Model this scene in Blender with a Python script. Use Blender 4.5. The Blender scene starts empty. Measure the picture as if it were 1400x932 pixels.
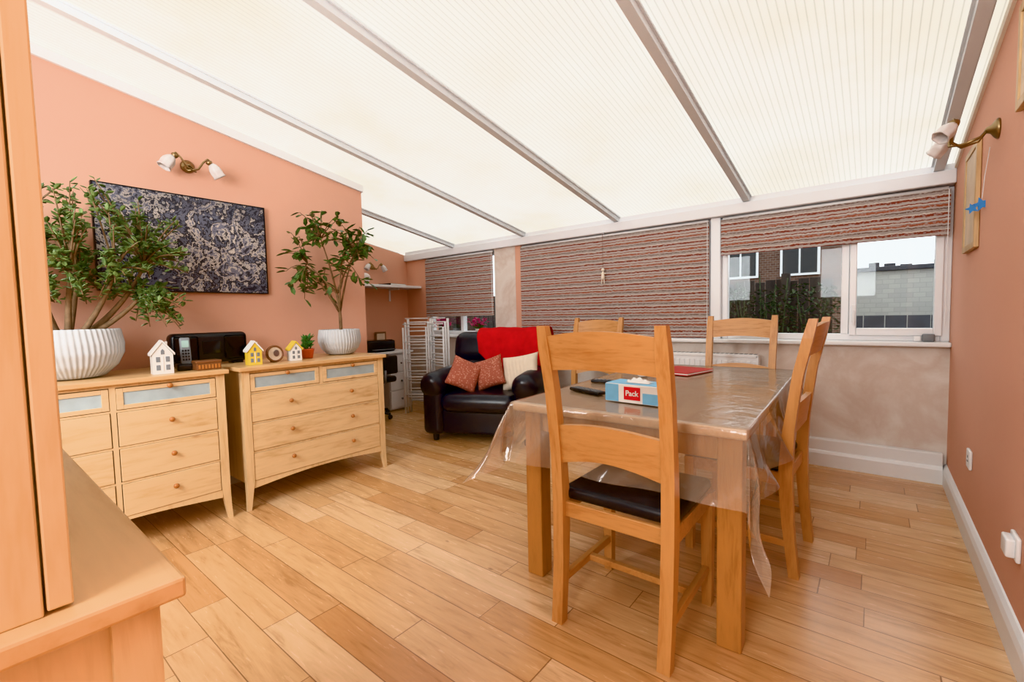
import bpy, bmesh, math, random
from mathutils import Vector, Matrix, noise
random.seed(7)
S=bpy.context.scene
COL=bpy.context.collection
for vt in ('Khronos PBR Neutral','Standard'):
    try:
        S.view_settings.view_transform=vt; S.view_settings.look='None'; break
    except Exception: pass
S.view_settings.exposure=.34

# ---------------------------------------------------------------- materials
class NT:
    def __init__(s,name):
        s.m=bpy.data.materials.new(name); s.m.use_nodes=True
        s.t=s.m.node_tree; s.t.nodes.clear()
        s.out=s.n('ShaderNodeOutputMaterial')
    def n(s,typ,**kw):
        nd=s.t.nodes.new(typ)
        for k,v in kw.items(): setattr(nd,k,v)
        return nd
    def l(s,a,b): s.t.links.new(a,b)
    def val(s,sock,v):
        if hasattr(v,'is_linked') or hasattr(v,'links'): s.l(v,sock)
        else: sock.default_value=v
    def math(s,op,a,b=None,c=None):
        nd=s.n('ShaderNodeMath',operation=op)
        s.val(nd.inputs[0],a)
        if b is not None: s.val(nd.inputs[1],b)
        if c is not None: s.val(nd.inputs[2],c)
        return nd.outputs[0]
    def coord(s): return s.n('ShaderNodeTexCoord').outputs['Object']
    def mapping(s,vec,scale=(1,1,1),loc=(0,0,0),rot=(0,0,0)):
        nd=s.n('ShaderNodeMapping'); s.l(vec,nd.inputs[0])
        s.val(nd.inputs['Scale'],scale); s.val(nd.inputs['Location'],loc); s.val(nd.inputs['Rotation'],rot)
        return nd.outputs[0]
    def noise(s,vec,scale,detail=3,rough=.5,dist=0):
        nd=s.n('ShaderNodeTexNoise'); s.l(vec,nd.inputs['Vector'])
        nd.inputs['Scale'].default_value=scale; nd.inputs['Detail'].default_value=detail
        nd.inputs['Roughness'].default_value=rough; nd.inputs['Distortion'].default_value=dist
        return nd.outputs[0]
    def ramp(s,fac,stops,interp='LINEAR'):
        nd=s.n('ShaderNodeValToRGB'); cr=nd.color_ramp; cr.interpolation=interp
        while len(cr.elements)>1: cr.elements.remove(cr.elements[-1])
        cr.elements[0].position=stops[0][0]; cr.elements[0].color=c4(stops[0][1])
        for p,c in stops[1:]:
            e=cr.elements.new(p); e.color=c4(c)
        s.l(fac,nd.inputs[0]); return nd.outputs[0]
    def mix(s,fac,a,b,blend='MIX'):
        nd=s.n('ShaderNodeMix',data_type='RGBA',blend_type=blend)
        s.val(nd.inputs[0],fac); s.val(nd.inputs[6],a if not isinstance(a,tuple) else c4(a)); s.val(nd.inputs[7],b if not isinstance(b,tuple) else c4(b))
        return nd.outputs[2]
    def bump(s,h,strength=.2,dist=.01):
        nd=s.n('ShaderNodeBump'); nd.inputs['Strength'].default_value=strength; nd.inputs['Distance'].default_value=dist
        s.l(h,nd.inputs['Height']); return nd.outputs[0]
    def pbr(s,col,rough=.5,metal=0,normal=None,spec=.5,**kw):
        nd=s.n('ShaderNodeBsdfPrincipled')
        s.val(nd.inputs['Base Color'],c4(col) if isinstance(col,tuple) else col)
        s.val(nd.inputs['Roughness'],rough); nd.inputs['Metallic'].default_value=metal
        nd.inputs['Specular IOR Level'].default_value=spec
        if normal is not None: s.l(normal,nd.inputs['Normal'])
        for k,v in kw.items(): nd.inputs[k.replace('_',' ')].default_value=v
        s.l(nd.outputs[0],s.out.inputs[0]); return nd
def c4(c): return (c[0],c[1],c[2],1.0)
def lin(r,g,b):
    f=lambda x:(x/255/12.92 if x/255<=.04045 else ((x/255+.055)/1.055)**2.4)
    return (f(r),f(g),f(b))
def scl(c,k): return tuple(min(1,x*k) for x in c)

def paint(name,rgb,rough=.6,var=.06,nscale=6,bump=.05,metal=0,spec=.5,bscale=60):
    t=NT(name); co=t.coord(); c=lin(*rgb)
    nz=t.noise(co,nscale,3)
    col=t.ramp(nz,[(.3,scl(c,1-var)),(.7,scl(c,1+var))])
    nm=t.bump(t.noise(co,bscale,2),bump,.003) if bump else None
    t.pbr(col,rough,metal,nm,spec); return t.m
def wood(name,a,b,axis='X',rough=.4,scale=9,knots=False):
    t=NT(name); co=t.coord()
    st={'X':(.12,1,1),'Y':(1,.12,1),'Z':(1,1,.12)}[axis]
    v=t.mapping(co,st)
    n1=t.noise(v,scale*2.2,5,.6,1.2); n2=t.noise(v,scale*9,3,.6)
    big=t.noise(co,2.2,2)
    f=t.math('ADD',t.math('MULTIPLY',n1,.65),t.math('MULTIPLY',n2,.35))
    A,B=lin(*a),lin(*b)
    col=t.ramp(f,[(.32,B),(.5,A),(.68,scl(A,1.1))])
    col=t.mix(t.math('MULTIPLY',big,.25),col,scl(B,1.0))
    if knots:
        vv=t.n('ShaderNodeTexVoronoi'); t.l(t.mapping(co,(.7,1,1.3)),vv.inputs['Vector']); vv.inputs['Scale'].default_value=4.3
        k=t.ramp(vv.outputs['Distance'],[(0.0,(1,1,1)),(.035,(.6,.6,.6)),(.09,(0,0,0))])
        col=t.mix(k,col,lin(165,115,75))
    t.pbr(col,rough,0,t.bump(n2,.06,.002),.45); return t.m

M={}
M['birch_x']=wood('birch_x',(222,192,152),(196,158,114),'X',.38,7,True)
M['birch_z']=wood('birch_z',(220,190,150),(198,162,118),'Z',.38,7)
M['birch_top']=wood('birch_top',(212,174,130),(192,148,102),'X',.3,6)
M['oak_x']=wood('oak_x',(198,148,98),(172,116,68),'X',.36,10)
M['oak_y']=wood('oak_y',(198,148,98),(172,116,68),'Y',.36,10)
M['oak_z']=wood('oak_z',(198,148,98),(174,118,70),'Z',.36,10)
M['tableoak_z']=wood('tableoak_z',(182,130,78),(152,100,54),'Z',.36,10)
M['tableoak_y']=wood('tableoak_y',(216,182,148),(198,160,124),'Y',.3,8)
M['knob']=paint('knob_wood',(170,112,66),.35,.1)
M['white']=paint('white_gloss',(228,229,230),.35,.02,4,.0)
M['white_matte']=paint('white_matte',(236,235,232),.7,.03,8,.05)
M['upvc']=paint('upvc_white',(230,231,233),.3,.01,4,0)
M['rafter']=paint('rafter_grey',(212,218,222),.5,.04,3,0)
M['beam']=paint('beam_white',(222,223,226),.4,.02,3,0)
M['cream']=paint('cream',(232,222,206),.5,.03)
M['black_plastic']=paint('black_plastic',(24,24,27),.35,.1,20,.02)
M['black_gloss']=paint('black_gloss',(14,14,17),.12,.1,20,0)
M['leather']=paint('black_leather',(26,29,40),.30,.15,14,.35,0,.6,90)
M['seat_leather']=paint('seat_leather',(30,30,36),.4,.15,14,.25,0,.5,90)
M['red_fabric']=paint('red_throw',(184,36,40),.9,.12,12,.5,0,.2,120)
M['brass']=paint('antique_brass',(150,128,96),.32,.1,20,0,.9)
M['chrome']=paint('brushed_metal',(180,180,182),.3,.03,20,0,.9)
def wallmat(name,rgb,blot=.05):
    t=NT(name); co=t.coord(); c=lin(*rgb)
    col=t.ramp(t.noise(co,1.6,4),[(.3,scl(c,1-blot)),(.7,scl(c,1+blot))])
    t.pbr(col,.78,0,t.bump(t.noise(co,70,3),.12,.003),.3); return t.m
M['peach']=wallmat('peach_wall',(213,165,143),.025)
M['peach_r']=wallmat('peach_wall_right',(213,163,141),.025)
def plaster():
    t=NT('bare_plaster'); co=t.coord()
    n=t.noise(co,2.2,6,.6,.5); n2=t.noise(co,9,5,.65)
    a=t.ramp(n,[(.30,lin(214,202,192)),(.45,lin(220,211,203)),(.56,lin(208,192,181)),(.64,lin(216,206,197)),(.75,lin(226,219,213))])
    sp=t.ramp(n2,[(.63,(0,0,0)),(.70,(1,1,1))])
    a=t.mix(t.math('MULTIPLY',sp,.2),a,lin(212,176,160))
    t.pbr(a,.9,0,t.bump(n2,.15,.004),.15); return t.m
M['plaster']=plaster()
def floor_mat():
    t=NT('oak_plank_floor'); co=t.coord()
    sx=t.n('ShaderNodeSeparateXYZ'); t.l(co,sx.inputs[0])
    W=.130; L=.86
    yr=t.math('DIVIDE',sx.outputs[1],W); row=t.math('FLOOR',yr); fy=t.math('FRACT',yr)
    wn=t.n('ShaderNodeTexWhiteNoise',noise_dimensions='1D'); t.l(row,wn.inputs['W'])
    off=t.math('MULTIPLY',wn.outputs['Value'],7.3)
    ln=t.math('ADD',t.math('MULTIPLY',t.math('FRACT',t.math('MULTIPLY',wn.outputs['Value'],13.7)),.5),.75)
    xr=t.math('ADD',t.math('DIVIDE',t.math('DIVIDE',sx.outputs[0],L),ln),off)
    cell=t.math('FLOOR',xr); fx=t.math('FRACT',xr)
    cmb=t.n('ShaderNodeCombineXYZ'); t.l(row,cmb.inputs[0]); t.l(cell,cmb.inputs[1])
    w2=t.n('ShaderNodeTexWhiteNoise',noise_dimensions='2D'); t.l(cmb.outputs[0],w2.inputs['Vector'])
    rnd=w2.outputs['Value']
    cm2=t.n('ShaderNodeCombineXYZ'); t.l(t.math('ADD',t.math('MULTIPLY',sx.outputs[0],.9),t.math('MULTIPLY',rnd,30)),cm2.inputs[0])
    t.l(t.math('MULTIPLY',sx.outputs[1],8),cm2.inputs[1]); t.l(t.math('MULTIPLY',rnd,17),cm2.inputs[2])
    g1=t.noise(cm2.outputs[0],2.2,6,.62,1.4); g2=t.noise(cm2.outputs[0],9,4,.6,.3)
    base=t.ramp(rnd,[(0,lin(198,150,104)),(.2,lin(218,179,137)),(.4,lin(206,162,118)),(.6,lin(223,187,149)),(.8,lin(210,167,124)),(1,lin(192,142,98))])
    gr=t.ramp(t.math('ADD',t.math('MULTIPLY',g1,.7),t.math('MULTIPLY',g2,.3)),[(.34,(.70,.63,.56)),(.46,(.93,.91,.88)),(.58,(1.03,1.03,1.03))])
    col=t.mix(1.0,base,gr,'MULTIPLY')
    vo=t.n('ShaderNodeTexVoronoi'); t.l(t.mapping(co,(1,2,1)),vo.inputs['Vector']); vo.inputs['Scale'].default_value=2.6
    kn=t.ramp(vo.outputs['Distance'],[(0,(1,1,1)),(.02,(.8,.8,.8)),(.05,(0,0,0))])
    col=t.mix(t.math('MULTIPLY',kn,.7),col,lin(120,80,48))
    ey=t.math('MINIMUM',fy,t.math('SUBTRACT',1,fy)); ex=t.math('MINIMUM',fx,t.math('SUBTRACT',1,fx))
    sy=t.math('LESS_THAN',ey,.014); sxx=t.math('LESS_THAN',ex,.0022)
    seam=t.math('MAXIMUM',sy,sxx)
    col=t.mix(t.math('MULTIPLY',seam,.68),col,lin(104,64,38))
    bp=t.bump(t.math('SUBTRACT',1,seam),.35,.002)
    t.pbr(col,t.math('ADD',t.math('MULTIPLY',g2,.16),.17),0,bp,.55); return t.m
M['floor']=floor_mat()
def roofmat():
    t=NT('ribbed_polycarbonate'); co=t.coord()
    sx=t.n('ShaderNodeSeparateXYZ'); t.l(co,sx.inputs[0])
    rib=t.math('FRACT',t.math('MULTIPLY',sx.outputs[0],34))
    ribl=t.math('LESS_THAN',rib,.18)
    st=t.noise(co,1.1,4,.6)
    c=t.ramp(st,[(.35,(.84,.81,.75)),(.5,(.89,.87,.83)),(.7,(.91,.90,.87))])
    c=t.mix(t.math('MULTIPLY',ribl,.60),c,(.38,.36,.33))
    vo=t.n('ShaderNodeTexVoronoi'); t.l(co,vo.inputs['Vector']); vo.inputs['Scale'].default_value=1.1
    sp=t.ramp(vo.outputs['Distance'],[(0,(1,1,1)),(.02,(.95,.95,.95)),(.05,(0,0,0))])
    c=t.mix(t.math('MULTIPLY',sp,.8),c,(.32,.28,.22))
    tr=t.n('ShaderNodeBsdfTranslucent'); t.l(c,tr.inputs[0])
    df=t.n('ShaderNodeBsdfDiffuse'); t.l(c,df.inputs[0])
    mx=t.n('ShaderNodeMixShader'); mx.inputs[0].default_value=.2
    t.l(tr.outputs[0],mx.inputs[1]); t.l(df.outputs[0],mx.inputs[2]); t.l(mx.outputs[0],t.out.inputs[0]); return t.m
M['roof']=roofmat()
def blindmat():
    t=NT('striped_blind_fabric'); co=t.coord()
    sx=t.n('ShaderNodeSeparateXYZ'); t.l(co,sx.inputs[0])
    nz=t.noise(t.mapping(co,(1,1,2.5)),9,3,.6); n3=t.noise(t.mapping(co,(1,1,.3)),55,2,.6)
    z=t.math('ADD',sx.outputs[2],t.math('ADD',t.math('MULTIPLY',nz,.012),t.math('MULTIPLY',n3,.014)))
    f=t.math('FRACT',t.math('DIVIDE',z,.105))
    G=lin(190,181,176);G2=lin(174,163,158);D=lin(142,80,68);B=lin(126,106,100);P=lin(216,209,200);R=lin(168,104,84)
    c=t.ramp(f,[(0,G),(.12,D),(.26,P),(.33,G2),(.47,B),(.55,G),(.64,R),(.77,G2),(.84,P),(.90,D),(.97,G)],'CONSTANT')
    br=t.ramp(t.noise(t.mapping(co,(1,1,2.2)),70,2,.6),[(.54,(0,0,0)),(.6,(1,1,1))])
    c=t.mix(t.math('MULTIPLY',br,.6),c,G)
    p=t.pbr(c,.85,0,t.bump(n3,.3,.002),.2)
    tr=t.n('ShaderNodeBsdfTranslucent'); t.l(c,tr.inputs[0])
    mx=t.n('ShaderNodeMixShader'); mx.inputs[0].default_value=.2
    t.l(p.outputs[0],mx.inputs[1]); t.l(tr.outputs[0],mx.inputs[2]); t.l(mx.outputs[0],t.out.inputs[0]); return t.m
M['blind']=blindmat()
def glassmat(name,tint=(1,1,1),gl=.06,rough=.02,diff=0,dcol=(1,1,1),frk=.9):
    t=NT(name)
    tr=t.n('ShaderNodeBsdfTransparent'); tr.inputs[0].default_value=c4(tint)
    g=t.n('ShaderNodeBsdfGlossy'); g.inputs['Roughness'].default_value=rough
    nz=t.noise(t.coord(),8,2)
    fr=t.n('ShaderNodeFresnel'); fr.inputs[0].default_value=1.45
    fac=t.math('ADD',t.math('MULTIPLY',fr.outputs[0],frk),t.math('MULTIPLY',nz,gl))
    last=tr
    if diff:
        d=t.n('ShaderNodeBsdfDiffuse'); d.inputs[0].default_value=c4(dcol)
        bn=t.bump(t.noise(t.coord(),9,3,.55,1.0),.3,.012); t.l(bn,g.inputs['Normal']); t.l(bn,d.inputs['Normal'])
        m0=t.n('ShaderNodeMixShader'); m0.inputs[0].default_value=diff
        t.l(tr.outputs[0],m0.inputs[1]); t.l(d.outputs[0],m0.inputs[2]); last=m0
    m1=t.n('ShaderNodeMixShader'); t.l(fac,m1.inputs[0]); t.l(last.outputs[0],m1.inputs[1]); t.l(g.outputs[0],m1.inputs[2])
    t.l(m1.outputs[0],t.out.inputs[0]); return t.m
M['glass']=glassmat('window_glass',(.94,.96,.96),.01,.02,0,(1,1,1),.3)
M['pvc']=glassmat('clear_pvc_cloth',(.97,.94,.90),.10,.12,.24,lin(226,206,186),1.0)
M['frost']=paint('frosted_glass',(166,180,184),.25,.08,14,.05)
def shade():
    t=NT('frosted_lamp_glass'); n=t.noise(t.coord(),20,2)
    t.pbr(t.ramp(n,[(.3,lin(220,210,206)),(.7,lin(238,234,232))]),.3,0,None,.5,Transmission_Weight=.25); return t.m
M['shade']=shade()
def leafmat(name,a,b,rough=.35):
    t=NT(name); co=t.coord(); n=t.noise(co,22,2)
    p=t.pbr(t.ramp(n,[(.3,lin(*a)),(.7,lin(*b))]),rough,0,None,.5)
    return t.m
M['jade']=leafmat('jade_leaf',(56,76,42),(116,136,84),.38)
M['fig']=leafmat('glossy_leaf',(46,68,38),(98,126,70),.35)
M['bark']=paint('bark',(122,98,74),.85,.25,30,.5)
M['soil']=paint('soil',(60,44,34),.95,.3,40,.8)
M['pot']=paint('ribbed_pot',(188,191,194),.6,.04,10,.15)
def brickmat():
    t=NT('house_brick'); b=t.n('ShaderNodeTexBrick'); t.l(t.mapping(t.coord(),(1,1,1),(0,0,0),(math.pi/2,0,0)),b.inputs['Vector'])
    b.inputs['Scale'].default_value=3; b.inputs['Color1'].default_value=c4(lin(104,78,66)); b.inputs['Color2'].default_value=c4(lin(84,60,52)); b.inputs['Mortar'].default_value=c4(lin(120,110,102))
    t.pbr(b.outputs[0],.9); return t.m
M['brick']=brickmat()
def blockmat():
    t=NT('painted_block'); b=t.n('ShaderNodeTexBrick'); t.l(t.mapping(t.coord(),(1,1,1),(0,0,0),(math.pi/2,0,0)),b.inputs['Vector'])
    b.inputs['Scale'].default_value=4; b.inputs['Mortar Size'].default_value=.012
    b.inputs['Color1'].default_value=c4(lin(164,163,157)); b.inputs['Color2'].default_value=c4(lin(154,153,149)); b.inputs['Mortar'].default_value=c4(lin(144,143,140))
    t.pbr(b.outputs[0],.9); return t.m
M['block']=blockmat()
M['fence']=wood('dark_fence',(62,54,50),(40,36,34),'Z',.8,10)
M['tile']=paint('roof_tile',(76,60,54),.8,.2,6,.3)
M['hedge']=leafmat('hedge_leaf',(34,42,30),(72,82,54),.7)
M['ground']=paint('patio_ground',(104,106,100),.9,.15,3,.2)
M['shedroof']=paint('shed_felt',(58,60,66),.8,.2,8,.3)
def artmat():
    t=NT('canvas_print'); co=t.coord()
    vo=t.n('ShaderNodeTexVoronoi'); t.l(t.mapping(co,(1,1,1.0)),vo.inputs['Vector']); vo.inputs['Scale'].default_value=26
    n=t.noise(co,6,5,.65,1.2); n2=t.noise(co,26,4,.65,.6)
    f=t.math('ADD',t.math('MULTIPLY',n,.68),t.math('MULTIPLY',n2,.32))
    c=t.ramp(f,[(0,lin(44,44,54)),(.41,lin(96,98,112)),(.455,lin(48,48,56)),(.50,lin(182,172,164)),(.53,lin(112,112,126)),(.57,lin(54,54,62)),(.61,lin(190,180,172)),(.68,lin(188,154,148))],'CONSTANT')
    d=t.ramp(vo.outputs['Distance'],[(0,(1,1,1)),(.22,(1,1,1)),(.24,(0,0,0))])
    msk=t.ramp(t.noise(co,3.1,2),[(.5,(0,0,0)),(.53,(1,1,1))])
    c=t.mix(t.math('MULTIPLY',t.math('MULTIPLY',d,msk),.8),c,lin(170,164,160))
    sx=t.n('ShaderNodeSeparateXYZ'); t.l(co,sx.inputs[0])
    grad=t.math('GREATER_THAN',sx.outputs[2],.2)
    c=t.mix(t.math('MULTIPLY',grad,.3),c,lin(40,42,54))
    t.pbr(c,.6); return t.m
M['art']=artmat()
def orangecush():
    t=NT('orange_patterned_fabric'); co=t.coord()
    vo=t.n('ShaderNodeTexVoronoi'); t.l(co,vo.inputs['Vector']); vo.inputs['Scale'].default_value=60
    c=t.ramp(vo.outputs['Distance'],[(.25,lin(194,142,124)),(.4,lin(164,100,86))])
    t.pbr(c,.9,0,t.bump(vo.outputs['Distance'],.3,.003),.2); return t.m
M['orange']=orangecush()
M['creamcush']=paint('cream_pleated_fabric',(222,208,190),.9,.05,10,.4,0,.2,50)
M['yellow']=paint('yellow_glaze',(226,196,80),.35,.05)
M['ceramic']=paint('white_ceramic',(228,227,224),.25,.02)
M['red_gloss']=paint('red_cover',(184,34,40),.3,.05)
M['red_print']=paint('red_print',(204,30,40),.5,.03)
M['blue_card']=paint('blue_card',(120,180,214),.5,.12,9,0)
M['green']=paint('succulent_leaf',(70,116,62),.4,.2,30)
M['orange_paint']=paint('orange_glaze',(190,84,52),.4,.1,30)
M['blue']=paint('blue_felt',(70,136,200),.8,.08,20)
M['purple']=leafmat('flower_petal',(170,50,90),(214,96,144),.5)
M['grey']=paint('grey_plastic',(120,124,128),.45,.06)
M['screen']=paint('phone_screen',(150,176,170),.2,.05)
M['walnut']=wood('walnut',(128,86,58),(88,54,36),'X',.4,10)
M['gold']=wood('gold_frame',(200,168,126),(166,130,90),'Z',.4,10)
M['print']=paint('pale_print',(208,188,166),.6,.15,6)
M['darkprint']=paint('dark_print',(110,90,84),.6,.35,16,0)

# ---------------------------------------------------------------- mesh builder
class MB:
    def __init__(s): s.bm=bmesh.new()
    def merge(s,tmp,mat=None):
        if mat is not None: bmesh.ops.transform(tmp,matrix=mat,verts=tmp.verts)
        me=bpy.data.meshes.new('tmp'); tmp.to_mesh(me); tmp.free(); s.bm.from_mesh(me); bpy.data.meshes.remove(me)
    def box(s,x0,x1,y0,y1,z0,z1,bev=0,seg=2,mat=None):
        t=bmesh.new(); bmesh.ops.create_cube(t,size=1)
        for v in t.verts:
            v.co=Vector(((x0+x1)/2+v.co.x*(x1-x0),(y0+y1)/2+v.co.y*(y1-y0),(z0+z1)/2+v.co.z*(z1-z0)))
        if bev: bmesh.ops.bevel(t,geom=list(t.edges),offset=bev,segments=seg,affect='EDGES',profile=.5)
        s.merge(t,mat); return s
    def ring_loft(s,rings,closed=True,caps=True,mat=None):
        t=bmesh.new(); R=[]
        for r in rings: R.append([t.verts.new(p) for p in r])
        n=len(R[0])
        for a,b in zip(R,R[1:]):
            for i in range(n if closed else n-1):
                j=(i+1)%n
                try: t.faces.new((a[i],a[j],b[j],b[i]))
                except ValueError: pass
        if caps and closed:
            t.faces.new(list(reversed(R[0]))); t.faces.new(R[-1])
        bmesh.ops.recalc_face_normals(t,faces=t.faces)
        s.merge(t,mat); return s
    def tube(s,pts,r,seg=8,mat=None):
        pts=[Vector(p) for p in pts]; rr=r if isinstance(r,(list,tuple)) else [r]*len(pts)
        rings=[]; up=Vector((0,0,1)); prev=None
        for i,p in enumerate(pts):
            d=(pts[min(i+1,len(pts)-1)]-pts[max(i-1,0)]).normalized()
            if prev is None:
                a=d.cross(up)
                if a.length<.05: a=d.cross(Vector((1,0,0)))
                a.normalize()
            else:
                a=(prev-d*prev.dot(d)).normalized()
            prev=a; b=d.cross(a)
            rings.append([p+(a*math.cos(2*math.pi*k/seg)+b*math.sin(2*math.pi*k/seg))*rr[i] for k in range(seg)])
        return s.ring_loft(rings,mat=mat)
    def lathe(s,prof,c=(0,0,0),seg=32,ribs=0,amp=0,twist=0,mat=None,caps=True):
        rings=[]
        for r,z in prof:
            rings.append([Vector((c[0]+r*(1+amp*math.cos(ribs*2*math.pi*k/seg+twist*z))*math.cos(2*math.pi*k/seg),
                                  c[1]+r*(1+amp*math.cos(ribs*2*math.pi*k/seg+twist*z))*math.sin(2*math.pi*k/seg),c[2]+z)) for k in range(seg)])
        return s.ring_loft(rings,mat=mat,caps=caps)
    def prism(s,pts,axis,a0,a1,mat=None):
        def P(p,a):
            return {'x':Vector((a,p[0],p[1])),'y':Vector((p[0],a,p[1])),'z':Vector((p[0],p[1],a))}[axis]
        return s.ring_loft([[P(p,a0) for p in pts],[P(p,a1) for p in pts]],mat=mat)
    def taper(s,c0,s0,c1,s1):
        def r(c,q): return [Vector((c[0]-q[0],c[1]-q[1],c[2])),Vector((c[0]+q[0],c[1]-q[1],c[2])),Vector((c[0]+q[0],c[1]+q[1],c[2])),Vector((c[0]-q[0],c[1]+q[1],c[2]))]
        return s.ring_loft([r(c0,s0),r(c1,s1)])
    def sphere(s,c,r,sc=(1,1,1),seg=20):
        t=bmesh.new(); bmesh.ops.create_uvsphere(t,u_segments=seg,v_segments=max(6,seg//2),radius=r)
        for v in t.verts: v.co=Vector((c[0]+v.co.x*sc[0],c[1]+v.co.y*sc[1],c[2]+v.co.z*sc[2]))
        s.merge(t); return s
    def grid(s,fn,nu,nv):
        t=bmesh.new(); V=[[t.verts.new(fn(i/nu,j/nv)) for j in range(nv+1)] for i in range(nu+1)]
        for i in range(nu):
            for j in range(nv): t.faces.new((V[i][j],V[i+1][j],V[i+1][j+1],V[i][j+1]))
        s.merge(t); return s
    def leaf(s,p,d,up,L,W,fold=.25,mid=.55):
        d=d.normalized(); sd=d.cross(up)
        if sd.length<.01: sd=d.cross(Vector((1,0,0)))
        sd.normalize(); nn=sd.cross(d)
        bm=s.bm; v=bm.verts.new
        a=v(p); b=v(p+d*L); m1=v(p+d*L*.3-nn*L*.02); m2=v(p+d*L*.75-nn*L*.04)
        l1=v(p+d*L*.28+sd*W*.36+nn*W*fold); l2=v(p+d*L*.68+sd*W*.42+nn*W*fold*.8)
        r1=v(p+d*L*.28-sd*W*.36+nn*W*fold); r2=v(p+d*L*.68-sd*W*.42+nn*W*fold*.8)
        for f in ((a,m1,l1),(m1,m2,l2,l1),(m2,b,l2),(a,r1,m1),(m1,r1,r2,m2),(m2,r2,b)): bm.faces.new(f)
    def make(s,name,mat,parent=None,smooth=False,loc=None,rot=None,thick=0,subsurf=0,auto=None):
        me=bpy.data.meshes.new(name); s.bm.to_mesh(me); s.bm.free()
        if smooth:
            for p in me.polygons: p.use_smooth=True
        o=bpy.data.objects.new(name,me); COL.objects.link(o)
        o.data.materials.append(M[mat] if isinstance(mat,str) else mat)
        if parent is not None: o.parent=parent
        if loc: o.location=loc
        if rot: o.rotation_euler=rot
        if thick:
            m=o.modifiers.new('solid','SOLIDIFY'); m.thickness=thick
        return o
def thing(name,label,cat,loc=(0,0,0),rot=0,group=None):
    e=bpy.data.objects.new(name,None); COL.objects.link(e); e.empty_display_size=.1
    e.location=loc; e.rotation_euler=(0,0,rot); e['label']=label; e['category']=cat
    if group: e['group']=group
    return e
def tag(o,label,cat,group=None):
    o['label']=label; o['category']=cat
    if group: o['group']=group
    return o
def struct(o): o['kind']='structure'; return o
def copy_thing(root,loc,rot,label=None):
    new=root.copy(); COL.objects.link(new); new.location=loc; new.rotation_euler=(0,0,rot)
    if label: new['label']=label
    def rec(a,b):
        for ch in list(a.children):
            c=ch.copy(); c.parent=b; COL.objects.link(c); rec(ch,c)
    rec(root,new); return new

# ---------------------------------------------------------------- room shell
XR=.373; YB=3.905; XL=-3.45; YL=2.28; XF=-4.92; YN=-1.3
roofz=lambda y:1.99+.172*(YB-y)
struct(MB().box(-5.1,.55,YN-.1,4.15,-.08,0).make('floor','floor'))
def wall_x(name,x0,x1,y0,y1,mat,off=0):
    b=MB(); b.prism([(y0,0),(y1,0),(y1,roofz(y1)+off),(y0,roofz(y0)+off)],'x',x0,x1); return struct(b.make(name,mat))
wall_x('wall_right',XR,XR+.12,YN,4.12,'peach_r',-.02)
wall_x('wall_left',XL-.12,XL,YN,YL,'peach',-.035)
wall_x('wall_alcove_left',XF-.12,XF,YL-.12,4.12,'peach',-.05)
b=MB(); b.box(XF-.12,XL-.12,YL-.12,YL,0,roofz(YL)-.04); struct(b.make('wall_alcove_return','peach'))
b=MB(); b.box(XL-.12,XR+.12,YN-.1,YN,0,roofz(YN)); struct(b.make('wall_front','white_matte'))
b=MB(); b.box(XF,XR,YB,4.09,0,.865); struct(b.make('wall_back_lower','plaster'))
b=MB(); b.box(XF,-4.53,YB,4.09,.865,1.95); b.box(-3.06,-2.985,YB-.003,4.09,.89,1.95); struct(b.make('wall_back','peach'))
b=MB(); b.box(-3.36,-3.06,YB-.005,4.09,.89,1.95); struct(b.make('wall_back_pillar','plaster'))
b=MB()
x0,x1=-5.1,.5
b.ring_loft([[Vector((x,YN-.1,roofz(YN-.1))),Vector((x,4.2,roofz(4.2))),Vector((x,4.2,roofz(4.2)+.012)),Vector((x,YN-.1,roofz(YN-.1)+.012))] for x in (x0,x1)])
struct(b.make('ceiling','roof'))
k=1
for i in range(6):
    x=.292-1.074*i
    b=MB(); w=.023
    b.ring_loft([[Vector((x-w,y,roofz(y)-.048)),Vector((x+w,y,roofz(y)-.048)),Vector((x+w,y,roofz(y)-.004)),Vector((x-w,y,roofz(y)-.004))] for y in (YN,3.89)])
    b.ring_loft([[Vector((x-w-.012,y,roofz(y)-.014)),Vector((x+w+.012,y,roofz(y)-.014)),Vector((x+w+.012,y,roofz(y)-.003)),Vector((x-w-.012,y,roofz(y)-.003))] for y in (YN,3.89)])
    struct(b.make('trim_%d'%k,'rafter')); k+=1
b=MB(); b.box(XF,XR,3.86,4.12,1.862,1.945,.006); b.box(XF,XR,3.885,4.12,1.94,1.985); struct(b.make('trim_%d'%k,'beam')); k+=1
for (xx,ya,yb) in ((XL,YN,YL),):
    b=MB(); b.ring_loft([[Vector((xx-.02,y,roofz(y)-.075)),Vector((xx+.02,y,roofz(y)-.075)),Vector((xx+.02,y,roofz(y)-.02)),Vector((xx-.02,y,roofz(y)-.02))] for y in (ya,yb+.01)])
    struct(b.make('trim_%d'%k,'white')); k+=1
b=MB(); b.ring_loft([[Vector((XR-.012,y,roofz(y)-.05)),Vector((XR+.01,y,roofz(y)-.05)),Vector((XR+.01,y,roofz(y)-.01)),Vector((XR-.012,y,roofz(y)-.01))] for y in (YN,3.86)])
struct(b.make('trim_%d'%k,'cream')); k+=1
b=MB(); b.box(-4.53,XR,3.84,4.0,.862,.892,.008); struct(b.make('trim_%d'%k,'white')); k+=1
b=MB(); b.prism([(XR,0),(XR-.022,0),(XR-.022,.085),(XR-.016,.105),(XR-.006,.118),(XR,.12)],'y',YN,YB-.005); struct(b.make('baseboard_right','white'))
b=MB(); b.prism([(YB,0),(YB-.02,0),(YB-.02,.085),(YB-.006,.118),(YB,.12)],'x',XF,-.42)
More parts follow.
